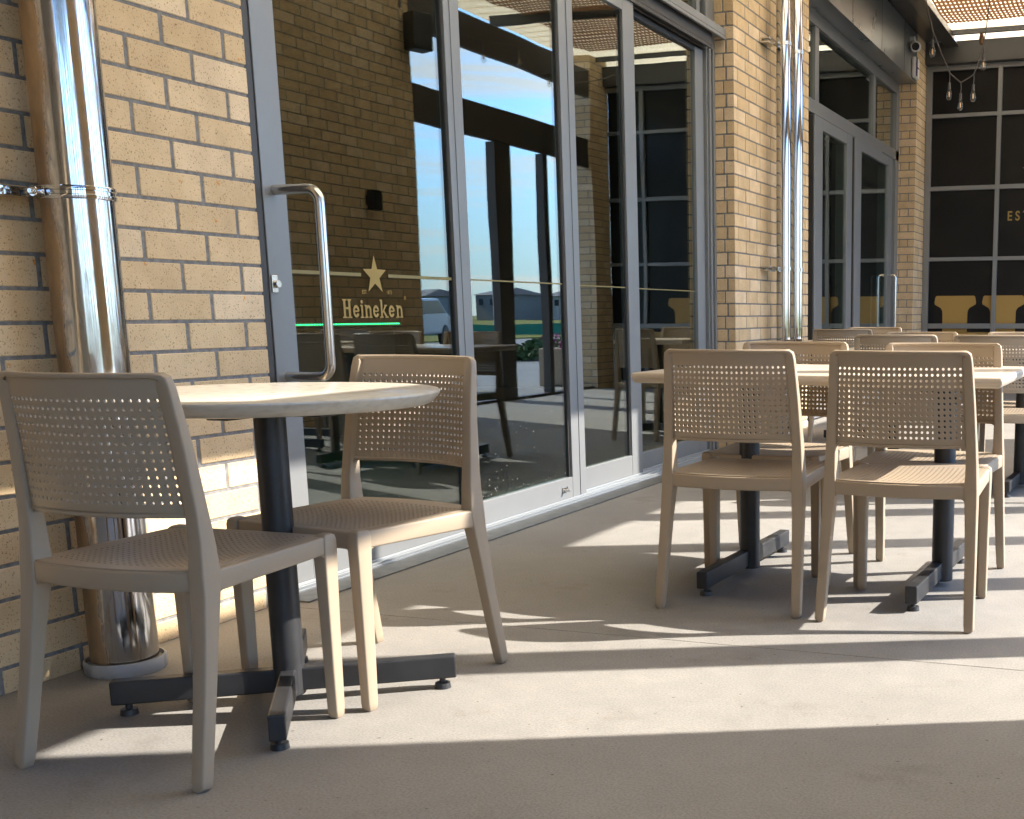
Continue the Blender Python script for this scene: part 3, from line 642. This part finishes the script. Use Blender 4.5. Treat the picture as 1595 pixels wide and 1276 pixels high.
brick_block('brick_wall', 'cream brick return wall added out of view to darken the near end of the patio', -2.9, 1.0, -3.4, -3.1, 4.1, cat='brick wall')  # unseen wall, added to cut the light from behind the camera
bm = BM(); box(bm, 1.44, 4.8, -4.0, 3.1, 3.24, 3.30); tag(obj('added_sun_block', bm, SOFF), 'flat dark canopy added out of view to block sun beside the near brick pier', 'canopy')  # unseen sheet, added to keep sun out of the near openings
# ------------------------------------------------------------------ street side frames
t = thing('street_screen', 'brown framed open folding doors and highlight openings on the street side', 'door frame')
def sbox(name, *b): bm = BM(); box(bm, *b); return obj(name, bm, BROWNF, t, False, .004)
sbox('top_beam', W+.02, W+.08, -3.0, 14.6, 3.60, 3.92)
for a, b in ((-3.0, 1.195), (3.345, 8.295), (10.125, 14.115)):
    sbox('transom', W+.03, W+.09, a, b, 2.75, 3.10)
    sbox('sill_track', W+.04, W+.16, a, b, .001, .03)
for a, b in ((-2.5, -2.35), (-1.7, -1.55), (-.9, -.75), (-.1, .05), (.5, .62), (3.96, 4.14), (4.83, 5.00), (5.70, 5.86), (6.53, 6.71), (7.42, 7.58), (11.66, 11.98), (12.74, 12.84)):
    sbox('post', W+.05, W+.15, a, b, .031, 2.749)
for yy in (5.5,): sbox('post', W+.06, W+.08, yy, yy+.08, 3.101, 3.599)
# lamp and speaker on the middle pier
t = thing('wall_lamp', 'small black up-down wall lamp on the middle street side pier', 'wall lamp', (W, 9.36, 1.95))
bm = BM(); box(bm, -.11, -.03, -.055, .055, -.085, .085); obj('body', bm, BLACK, t, False, .004)
bm = BM(); box(bm, -.03, 0, -.03, .03, -.04, .04); obj('mount', bm, BLACK, t)
t = thing('loudspeaker', 'small black loudspeaker high on the middle street side pier', 'loudspeaker', (W-.03, 10.05, 3.50))
bm = BM(); obox(bm, (-.12, 0), .4, .09, .11, -.16, .16); obj('cabinet', bm, BLACK, t, False, .015)
bm = BM(); box(bm, -.06, .03, -.02, .02, -.02, .02); obj('bracket', bm, BLACK, t)

# ------------------------------------------------------------------ security camera and alarm box on the fascia
t = thing('security_camera', 'white bullet security camera on the metal fascia beside the far pier', 'camera', (-2.742, 13.62, 3.80))
bm = BM(); cyl(bm, (.0, .0, .09), (.05, 0, .09), .03, n=20); cyl(bm, (.045, 0, .09), (.05, 0, .03), .012, n=12); obj('mount', bm, WHITE, t, True)
bm = BM(); cyl(bm, (.055, .06, .02), (.085, -.13, -.015), .052, .055, n=28); obj('body', bm, WHITE, t, True)
bm = BM(); cyl(bm, (.0851, -.131, -.0152), (.0875, -.145, -.018), .040, n=24); obj('lens', bm, LENS, t, True)
t = thing('alarm_box', 'small white and purple alarm box below the security camera', 'alarm box', (-2.742, 13.80, 3.62))
bm = BM(); box(bm, .0, .055, -.10, .10, -.11, .11); obj('cover', bm, WHITE, t, False, .02)
bm = BM(); box(bm, .056, .060, -.10, -.05, -.10, .10); obj('lens_strip', bm, PURPLE, t, False, .001)
bm = BM(); box(bm, .0555, .0575, -.03, .05, -.01, .004); obj('mark', bm, WIRE, t)

# ------------------------------------------------------------------ festoon lights
def festoon(name_label, pts, drops, thick=.006, knots=True):
    t = thing('string_lights', name_label, 'string lights', pts[0])
    o0 = Vector(pts[0]); P = []
    for a, b in zip(pts, pts[1:]):
        for k in range(6):
            s = k/6; q = Vector(a).lerp(Vector(b), s); q.z -= .06*(Vector(a)-Vector(b)).length*4*s*(1-s)*.35; P.append(q-o0)
    P.append(Vector(pts[-1])-o0); bm = BM(); tube(bm, P, thick, 8); obj('wire', bm, WIRE, t, True)
    for p, ln in drops:
        q = Vector(p)-o0
        bm = BM(); tube(bm, [q+Vector((.0, 0, .01)), q+Vector((.004, 0, -ln*.5)), q+Vector((0, 0, -ln))], .0045, 6)
        cyl(bm, q+Vector((0, 0, -ln)), q+Vector((0, 0, -ln-.06)), .013, .015, n=14); sk = obj('socket', bm, WIRE, t, True)
        bm = BM(); lathe(bm, [(.001, -.105), (.015, -.101), (.026, -.083), (.029, -.063), (.025, -.038), (.015, -.015), (.012, 0)], (q.x, q.y, q.z-ln-.058), 20)
        obj('bulb', bm, BULB, sk, True)
        bm = BM(); lathe(bm, [(.002, -.075), (.007, -.070), (.007, -.030), (.002, -.025)], (q.x, q.y, q.z-ln-.058), 10); obj('filament', bm, FIL, sk, True)
    return t
YS = 12.0
festoon('sagging string of clear bulbs hanging in front of the black window wall',
        [(-2.29, YS, 3.95), (-2.20, YS, 3.60), (-2.03, YS, 3.21), (-1.92, YS, 3.115), (-1.80, YS, 3.18), (-1.72, YS, 3.40), (-1.69, YS, 3.62), (-1.66, YS, 3.95)],
        [((-2.20, YS, 3.60), .08), ((-2.03, YS, 3.21), .09), ((-1.92, YS, 3.115), .10), ((-1.80, YS, 3.18), .09), ((-1.71, YS, 3.42), .05)])
bm = BM(); lathe(bm, [(.004, -.06), (.022, -.045), (.026, 0), (.018, .04), (.004, .055)], (-1.735, YS, 3.50), 7)
tag(obj('dry_leaf', bm, mat('dry_leaf', (.14, .08, .04), .8)), 'dried brown leaf caught on the bulb string', 'leaf')
festoon('string of clear bulbs running along the street side beam',
        [(.9, 9.0, 3.93), (.9, 10.4, 3.62), (.9, 11.8, 3.72), (.9, 13.2, 3.60), (.9, 14.4, 3.9)],
        [((.9, 9.7, 3.74), .05), ((.9, 10.4, 3.62), .05), ((.9, 11.1, 3.64), .05), ((.9, 11.8, 3.72), .05), ((.9, 12.5, 3.64), .05), ((.9, 13.2, 3.60), .05)])

festoon('string of clear bulbs under the roof near the round table',
        [(-.9, 3.6, 3.95), (-1.15, 5.2, 2.95), (-1.25, 5.83, 2.80), (-1.55, 6.4, 3.0), (-1.6, 7.4, 3.95)], [((-1.19, 5.5, 2.86), .06), ((-1.33, 5.95, 2.83), .03), ((-1.5, 6.3, 2.97), .05)])
# ------------------------------------------------------------------ chair
def interp(T, z):
    for (a, p), (b, q) in zip(T, T[1:]):
        if z <= b: return p+(q-p)*(z-a)/(b-a)
    return T[-1][1]
def yprof(z): return interp([(0, 0), (.2, .038), (.38, .068), (.43, .074), (.50, .074), (.56, .070), (.70, .056), (.83, .034)], z)
def hw(z): return interp([(0, .246), (.43, .237), (.56, .230), (.70, .222), (.83, .213)], z)   # outer half width
def make_chair():
    t = thing('perforated_chair', '', 'chair')
    zs = [0, .005, .02, .1, .2, .3, .38, .42, .430]
    sz = [(.022, .022), (.028, .028), (.030, .031), (.032, .033), (.033, .035), (.035, .039), (.038, .046), (.040, .051), (.040, .052)]
    for s in (-1, 1):
        bm = BM(); sweep(bm, [(s*(hw(z)-a/2), yprof(z), z) for z, (a, b) in zip(zs, sz)], [(b, a) for a, b in sz], (1, 0, 0), .0045); obj('leg', bm, PLASTIC, t, True)
    zs = [0, .005, .02, .12, .25, .36, .405, .430, .440, .4445]
    sz = [(.021, .022), (.027, .029), (.029, .032), (.030, .035), (.032, .039), (.035, .043), (.036, .046), (.036, .045), (.032, .040), (.022, .028)]
    for s in (-1, 1):
        bm = BM(); sweep(bm, [(s*(.224-.017), .463, z) for z in zs], [(b, a) for a, b in sz], (1, 0, 0), .005); obj('leg', bm, PLASTIC, t, True)
    # apron with small gussets in the corners
    bm = BM()
    for s in (-1, 1):
        pts = [(s*(.221-.015*k/6), .07+.385*k/6, .4155+.0035*k/6) for k in range(7)]
        sweep(bm, pts, [(.046-.004*k/6, .030) for k in range(7)], (1, 0, 0), .006)
    def bow(y, b, x, hwid): return y - b*(1-(x/hwid)**2)
    for y, b, xx_ in ((.070, .034, .218), (.461, -.006, .205)):
        sweep(bm, [(x_, bow(y, b, x_, xx_), .4155 if b > 0 else .418) for x_ in lin(-xx_, xx_, 12)], (.042, .028), (0, 1, 0), .005)
    def gusset(px_, py_, pz_, dx, dy, g=.014, th=.026):
        n_ = Vector((dx, dy, 0)); sd_ = Vector((-dy, dx, 0)).normalized()*th/2; c = Vector((px_, py_, pz_)); P = [c, c+n_*g]
        for k in range(1, 5): a = PI/2*k/5; P.append(c + n_*g*(1-math.sin(a)) + Vector((0, 0, -g*(1-math.cos(a)))))
        P.append(c+Vector((0, 0, -g))); A = [bm.verts.new(p-sd_) for p in P]; B = [bm.verts.new(p+sd_) for p in P]
        bm.faces.new(A); bm.faces.new(B[::-1])
        for i in range(len(P)): bm.faces.new((A[i], A[(i+1) % len(P)], B[(i+1) % len(P)], B[i]))
    for s in (-1, 1):
        gusset(s*.2005, .066, .3948, -s, 0); gusset(s*.190, .463, .3972, -s, 0); gusset(s*.219, .0885, .3930, 0, 1); gusset(s*.2075, .443, .3985, 0, -1)
    obj('seat_frame', bm, PLASTIC, t, True)
    # seat
    bm = BM()
    def surf(u, v):
        b0 = bow(.060, .032, u, 1.0); y = b0 + (.476-b0)*v
        q = 1-u*u; z = .4405 - .010*q*math.sin(PI*min(1, v*1.05)) - .006*max(0, v-.93)/.07
        return (u*(.216-.014*v), y, z)
    us = [-1, -.87] + lin(-.87, .87, 22)[1:-1] + [.87, 1]; vs = [0, .10] + lin(.10, .93, 24)[1:-1] + [.93, 1.0]
    nu, nv = len(us)-1, len(vs)-1
    perforated(bm, surf, us, vs, lambda i, j: (.019, .0066) if 0 < i < nu-1 and 0 < j < nv-1 else None, .004, (0, 0, -1))
    obj('seat', bm, PLASTIC, t, True)
    # back frame (posts and thin top rim in one loop)
    bm = BM(); HB = .20
    def bk(x_, z): return yprof(z) - .048*max(0, 1-(abs(x_)/HB)**2)*min(1, max(0, (z-.50)/.06))
    HT = .829
    def pw(z): return interp([(.43, .040), (.47, .035), (.56, .031), (.83, .030)], z)
    path = [(-(hw(z)-pw(z)/2), z) for z in (.425, .46, .50, .56, .62, .68, .74, .785, .800)]; szs = [(pw(z), interp([(.43, .052), (.56, .035), (.83, .022)], z)) for _, z in path]
    xo = hw(.82)
    cr_ = [(-(xo-.0150), .812, .0295), (-(xo-.0155), .822, .026), (-(xo-.0190), .8265, .0175), (-(xo-.027), .8285, .0125)]
    for a, b, c in cr_: path.append((a, b)); szs.append((c, .022))
    n_l = len(path)
    mid = lin(-xo+.036, xo-.036, 10)
    full = path + [(x_, .8295) for x_ in mid] + [(-a, b) for a, b in path[::-1]]
    fs = szs + [(.011, .020)]*len(mid) + szs[::-1]
    sweep(bm, [(x_, bk(x_, z), z) for x_, z in full], fs, (0, 1, 0), .0045)
    for s in (-1, 1):
        pts = [(-s*(xo-.017), .790), (-s*(xo-.016), .806), (-s*(xo-.014), .818)]
    obj('back_frame', bm, PLASTIC, t, True)
    # backrest panel
    bm = BM(); us = [-.203, -.187] + lin(-.187, .187, 24)[1:-1] + [.187, .203]; vs = [.548, .569] + lin(.569, .790, 13)[1:-1] + [.790, .827]
    nu, nv = len(us)-1, len(vs)-1
    def surf2(u, v): return (u*(1 + .05*(.82-v)/.26), bk(u, v) + .003, v)
    perforated(bm, surf2, us, vs, lambda i, j: (.0041, .0043) if 0 < i < nu-1 and 0 < j < nv-1 else None, .006, (0, -1, 0))
    obj('backrest', bm, PLASTIC, t, False)
    bm = BM(); sweep(bm, [(x_, bk(x_, .555), .5505) for x_ in lin(-.205, .205, 12)], (.009, .014), (0, 1, 0), .003)
    for s in (-1, 1): gusset(s*.2005, yprof(.548), .5465, -s, 0, .013, .013)
    obj('back_rail', bm, PLASTIC, t, True)
    return t
G = 'taupe perforated plastic chairs on the patio'
CH = [
 (-2.012, 1.799, 1.0, 'nearest chair at the round table, seen from behind in front of the steel downpipe'),
 (-1.898, 2.822, 170.8, 'chair at the round table facing the viewer, beside the lettered glass door'),
 (-1.265, 3.490, .5, 'left front chair of the rectangular table, seen from behind and in full view'),
 (-.722, 3.478, 0, 'right front chair of the rectangular table, half of its seat in sun'),
 (-1.343, 4.55, 180, 'left far chair of the rectangular table, facing the viewer behind the tabletop'),
 (-.745, 4.44, 180, 'right far chair of the rectangular table with a bright sunlit top edge'),
 (-1.280, 6.09, 2, 'left front chair of the second table row, behind the first rectangular table'),
 (-.765, 6.07, 0, 'right front chair of the second table row, partly cut off by the picture edge'),
 (-1.320, 7.08, 181, 'left far chair of the second table row, mostly hidden by the chair in front'),
 (-.722, 7.08, 180, 'right far chair of the second table row, only its bluish top edge showing'),
 (-2.112, 8.23, 0, 'dark shaded chair with bright holes in front of the far glazed doors'),
 (-2.131, 9.42, 180, 'farthest chair, light brown, facing the viewer by the thin downpipes'),
 (.30, 6.72, 5, 'near chair of the street side table'),
 (.33, 7.92, 176, 'far chair of the street side table'),
]
proto = make_chair()
for i, (x, y, a, lab) in enumerate(CH):
    o = proto if i == 0 else copy_tree(proto)
    o.location = (x, y, 0.0005); o.rotation_euler = (0, 0, rad(a)); o['label'] = lab; o['group'] = G

# ------------------------------------------------------------------ tables
def bar(t, c, a, L_, wd=.037, z0=.028, z1=.086, ends=True):
    bm = BM(); obox(bm, c, a, L_/2, wd/2, z0, z1); b = obj('base_bar', bm, BLACK, t, False, .004)
    for s in (-1, 1):
        px_, py_ = c[0]+s*(L_/2-.035)*math.cos(a), c[1]+s*(L_/2-.035)*math.sin(a)
        bm = BM(); cyl(bm, (px_, py_, 0), (px_, py_, .014), .021, .019, n=18); cyl(bm, (px_, py_, .014), (px_, py_, z0+.002), .008, n=10); obj('foot', bm, BLACK, t, True)
t = thing('round_table', 'round travertine topped cafe table on a black cross base', 'table', (-2.003, 2.338, 0))
bm = BM(); lathe(bm, [(.30, .732), (.369, .732), (.377, .735), (.3935, .754), (.397, .760), (.3965, .7635), (.3925, .766), (.02, .7665)], n=96); obj('tabletop', bm, TOPC, t, True)
bm = BM(); lathe(bm, [(.034, .018), (.0365, .021), (.0365, .7095)], n=40); obj('column', bm, BLACK, t, True)
bm = BM(); box(bm, -.17, .17, -.03, .03, .710, .7315); box(bm, -.03, .03, -.17, -.031, .71, .7315); box(bm, -.03, .03, .031, .17, .71, .7315); obj('top_plate', bm, BLACK, t, False, .003)
bar(t, (0, 0), rad(34.0), .80); bar(t, (0, 0), rad(-54.5), .77, z0=.027, z1=.087)
def rect_table(cx, cy, label, x0, x1, y0, y1, cols):
    t = thing('rectangular_table', label, 'table', (cx, cy, 0), group='pale wood topped tables on black T bases')
    bm = BM(); z0, z1 = .715, .750
    P = [(x0+.010, y0+.010, z0), (x1-.010, y0+.010, z0), (x1-.010, y1-.010, z0), (x0+.010, y1-.010, z0)]
    Q = [(x0, y0, z0+.018), (x1, y0, z0+.018), (x1, y1, z0+.018), (x0, y1, z0+.018)]
    R_ = [(x0+.004, y0+.004, z1), (x1-.004, y0+.004, z1), (x1-.004, y1-.004, z1), (x0+.004, y1-.004, z1)]
    V = [[bm.verts.new(p) for p in ring] for ring in (P, Q, R_)]
    for A, B in zip(V, V[1:]):
        for i in range(4): bm.faces.new((A[i], A[(i+1) % 4], B[(i+1) % 4], B[i]))
    bm.faces.new(V[0][::-1]); bm.faces.new(V[2]); obj('tabletop', bm, TOPW, t, True, .006, 3)
    for c in cols:
        bm = BM(); lathe(bm, [(.034, .018), (.037, .021), (.037, .694)], (c+.012, 0, 0), 36); cyl(bm, (c+.036, -.01, .655), (c+.060, -.02, .655), .016, n=16); obj('column', bm, BLACK, t, True)
        bm = BM(); box(bm, c-.03, c+.03, -.28, .28, .694, .7145); obj('top_plate', bm, BLACK, t, False, .003)
        bar(t, (c, 0), PI/2+rad(-2), .86, wd=.040)
    return t
T2 = rect_table(-1.06, 4.10, 'rectangular pale topped table nearest the viewer, four chairs tucked in', -.62, .62, -.40, .40, (-.345, .37))
for (x, y, lab) in ((-1.06, 6.62, 'rectangular pale topped table in the second row behind the first one'), (.32, 7.32, 'rectangular pale topped table close to the street side')):
    c = copy_tree(T2); c.location = (x, y, 0); c['label'] = lab
    if x > 0: c.rotation_euler = (0, 0, PI/2)
t = thing('square_table', 'small square table in the last row between two far chairs', 'table', (-2.12, 8.83, 0))
bm = BM(); box(bm, -.34, .34, -.34, .34, .715, .75); obj('tabletop', bm, TOPW, t, False, .006)
bm = BM(); lathe(bm, [(.036, .088), (.036, .7149)], n=24); obj('column', bm, BLACK, t, True)
bar(t, (0, 0), PI/4, .6); bar(t, (0, 0), -PI/4, .6, z0=.027, z1=.087)

# ------------------------------------------------------------------ the street outside
t = thing('planter', 'tan concrete planter box with purple flowers beside the far street pier', 'planter', (1.85, 14.75, 0))
bm = BM(); box(bm, -.32, .32, -.45, .45, 0, .50); obj('box', bm, mat('tan_concrete', (.42, .32, .22), .8), t, False, .02)
bm = BM()
for k in range(420):
    a, b = random.uniform(-.33, .33), random.uniform(-.46, .46); z = .50+random.random()*.20; s_ = random.uniform(.012, .026)
    n_ = Vector((random.gauss(0, 1), random.gauss(0, 1), random.gauss(0, 1))).normalized(); u = n_.orthogonal()*s_; v = n_.cross(u)
    c = Vector((a, b, z)); fa = bm.faces.new([bm.verts.new(c+q) for q in (u, v, -u, -v)]); fa.material_index = 0 if random.random() < .55 else 1
obj('flowers', bm, [mat('purple_petals', (.30, .03, .25), .7), mat('leaves', (.05, .10, .03), .7)], t)
LEAF = noise_col(mat('hedge_leaf', rough=.7), [(.04, .08, .02), (.10, .16, .05)], scale=3)
def shrub(x, y, r_, h, label):
    bm = BM()
    for k in range(900):
        a = random.uniform(0, 2*PI); q = r_*math.sqrt(random.random()); z = h*random.random(); q *= math.sqrt(max(.05, 1-(z/h)**2.5)); s_ = random.uniform(.03, .06)
        n_ = Vector((random.gauss(0, 1), random.gauss(0, 1), random.gauss(0, 1))).normalized(); u = n_.orthogonal()*s_; v = n_.cross(u); c = Vector((x+q*math.cos(a), y+q*math.sin(a)*1.6, z))
        bm.faces.new([bm.verts.new(c+w_) for w_ in (u, v, -u, -v)])
    tag(obj('shrub', bm, LEAF), label, 'shrub', 'low shrubs along the verge')
shrub(7.9, 22.5, .8, .42, 'low green shrub on the verge nearest the lamp'); shrub(7.1, 23.6, .6, .40, 'second low green shrub on the verge'); shrub(9.6, 20.5, .9, .55, 'widest low shrub on the verge')
# green netting fence
NET = mat('green_net', (.02, .20, .14), .7)
t = thing('netting_fence', 'long low green netting fence across the field', 'fence', (27, 53, 0))
bm = BM()
A0, A1 = Vector((60, 28, 0)), Vector((0, 66, 0))
dv = (A1-A0).normalized(); pv = Vector((-dv.y, dv.x, 0))*.01; o0 = Vector((27, 53, 0))
A0 -= o0; A1 -= o0; n_ = 60; vs_ = []
for k in range(n_+1):
    p_ = A0.lerp(A1, k/n_); hh = .50+.05*math.sin(k*1.7)
    vs_.append([bm.verts.new(p_+q) for q in (pv, -pv, -pv+Vector((0, 0, hh)), pv+Vector((0, 0, hh)))])
for a, b in zip(vs_, vs_[1:]):
    for q in range(4): bm.faces.new((a[q], a[(q+1) % 4], b[(q+1) % 4], b[q]))
obj('netting', bm, NET, t)
for k in range(0, 61, 6):
    p_ = A0.lerp(A1, k/60); bm = BM(); cyl(bm, p_, p_+Vector((0, 0, .62)), .03, n=8); obj('post', bm, FRAMED, t)
# houses
ROOFM = mat('house_roof', (.04, .042, .045), .6); WINM = mat('house_window', (.03, .04, .05), .1)
WALLS = [mat('house_wall_blue', (.25, .29, .34), .7), mat('house_wall_white', (.52, .51, .48), .7), mat('house_wall_grey', (.28, .29, .30), .7), mat('house_wall_dark', (.20, .21, .22), .7)]
def house(x, y, wd, hh, mi, label, rz=.5):
    t = thing('house', label, 'house', (x, y, 0), rz, 'houses beyond the field')
    wx, dy, z0 = wd/2, 4.0, 0
    bm = BM(); box(bm, -wx, wx, -dy, dy, 0, hh); obj('wall', bm, WALLS[mi], t)
    bm = BM(); e = .5; rh = 1.3
    V = [bm.verts.new(p) for p in ((-wx-e, -dy-e, hh), (wx+e, -dy-e, hh), (wx+e, dy+e, hh), (-wx-e, dy+e, hh), (-wx*.5, 0, hh+rh), (wx*.5, 0, hh+rh))]
    for q in ((0, 1, 5, 4), (1, 2, 5), (2, 3, 4, 5), (3, 0, 4), (3, 2, 1, 0)): bm.faces.new([V[i] for i in q])
    obj('roof', bm, ROOFM, t)
    for k in range(3):
        u = -wx+wd*(k+.5)/3
        bm = BM(); box(bm, u-.7, u+.7, -dy-.05, -dy-.01, hh*.60, hh*.85); obj('window', bm, WINM, t)
    bm = BM(); box(bm, -wx+.5, -wx+3.0, -dy-.05, -dy-.01, 0, hh*.42); obj('garage_door', bm, WALLS[2], t)
HS = [(121, 193, 10, 3.2, 0, 'blue grey house at the left end of the row'), (108, 198, 11, 3.4, 3, 'dark house in the row beyond the field'), (97, 202, 10, 3.3, 1, 'white house in the row beyond the field'),
      (86, 206, 10, 3.2, 2, 'mid grey house in the row beyond the field'), (74, 210, 10, 3.5, 0, 'blue grey house near the right end of the row'), (62, 214, 10, 3.2, 3, 'dark house at the right end of the row'), (135, 186, 11, 3.3, 2, 'grey house farthest along the road'), (150, 176, 11, 3.3, 1, 'white house farthest along the road')]
for h in HS: house(h[0], h[1], h[2], h[3]*1.3, h[4], h[5])
t = thing('street_lamp', 'tall thin street lamp with a curved arm across the field', 'street lamp', (26.4, 54.2, 0))
bm = BM(); tube(bm, [(0, 0, 0), (0, 0, 5.8), (-.08, -.03, 6.3), (-.4, -.1, 6.62), (-.8, -.2, 6.7)], [.09, .06, .055, .05, .045], 10); obj('pole', bm, ALU, t, True)
bm = BM(); box(bm, -1.25, -.78, -.32, -.12, 6.66, 6.76); obj('lamp_head', bm, FRAMED, t, False, .02)
# parked car
def car(x, y, rz, col, label):
    t = thing('parked_car', label, 'car', (x, y, 0), rz, 'cars parked on the street')
    prof = [(-2.2, .35), (-2.15, .75), (-1.3, .92), (-.6, 1.38), (.9, 1.42), (1.7, .98), (2.15, .9), (2.2, .4)]
    bm = BM(); A = [bm.verts.new((a, -.85, b)) for a, b in prof]; B = [bm.verts.new((a, .85, b)) for a, b in prof]
    bm.faces.new(A[::-1]); bm.faces.new(B)
    for i in range(8): bm.faces.new((A[i], A[(i+1) % 8], B[(i+1) % 8], B[i]))
    obj('body', bm, mat('car_paint', col, .25, .2), t, False, .08, 3)
    for s in (-1, 1):
        bm = BM(); P = [(-1.15, .95), (-.58, 1.33), (.85, 1.36), (1.5, 1.0)]
        C_ = [bm.verts.new((a, s*.853, b)) for a, b in P]; bm.faces.new(C_ if s > 0 else C_[::-1]); obj('side_window', bm, WINM, t)
        for xx in (-1.35, 1.35):
            bm = BM(); cyl(bm, (xx, s*.70, .33), (xx, s*.88, .33), .33, n=24); obj('wheel', bm, BLACK, t, False, .03)
car(15.4, 30.4, rad(75), (.55, .57, .60), 'silver car parked nearest on the street'); car(33.5, 46.5, rad(-35), (.6, .62, .63), 'silver car by the green netting fence')
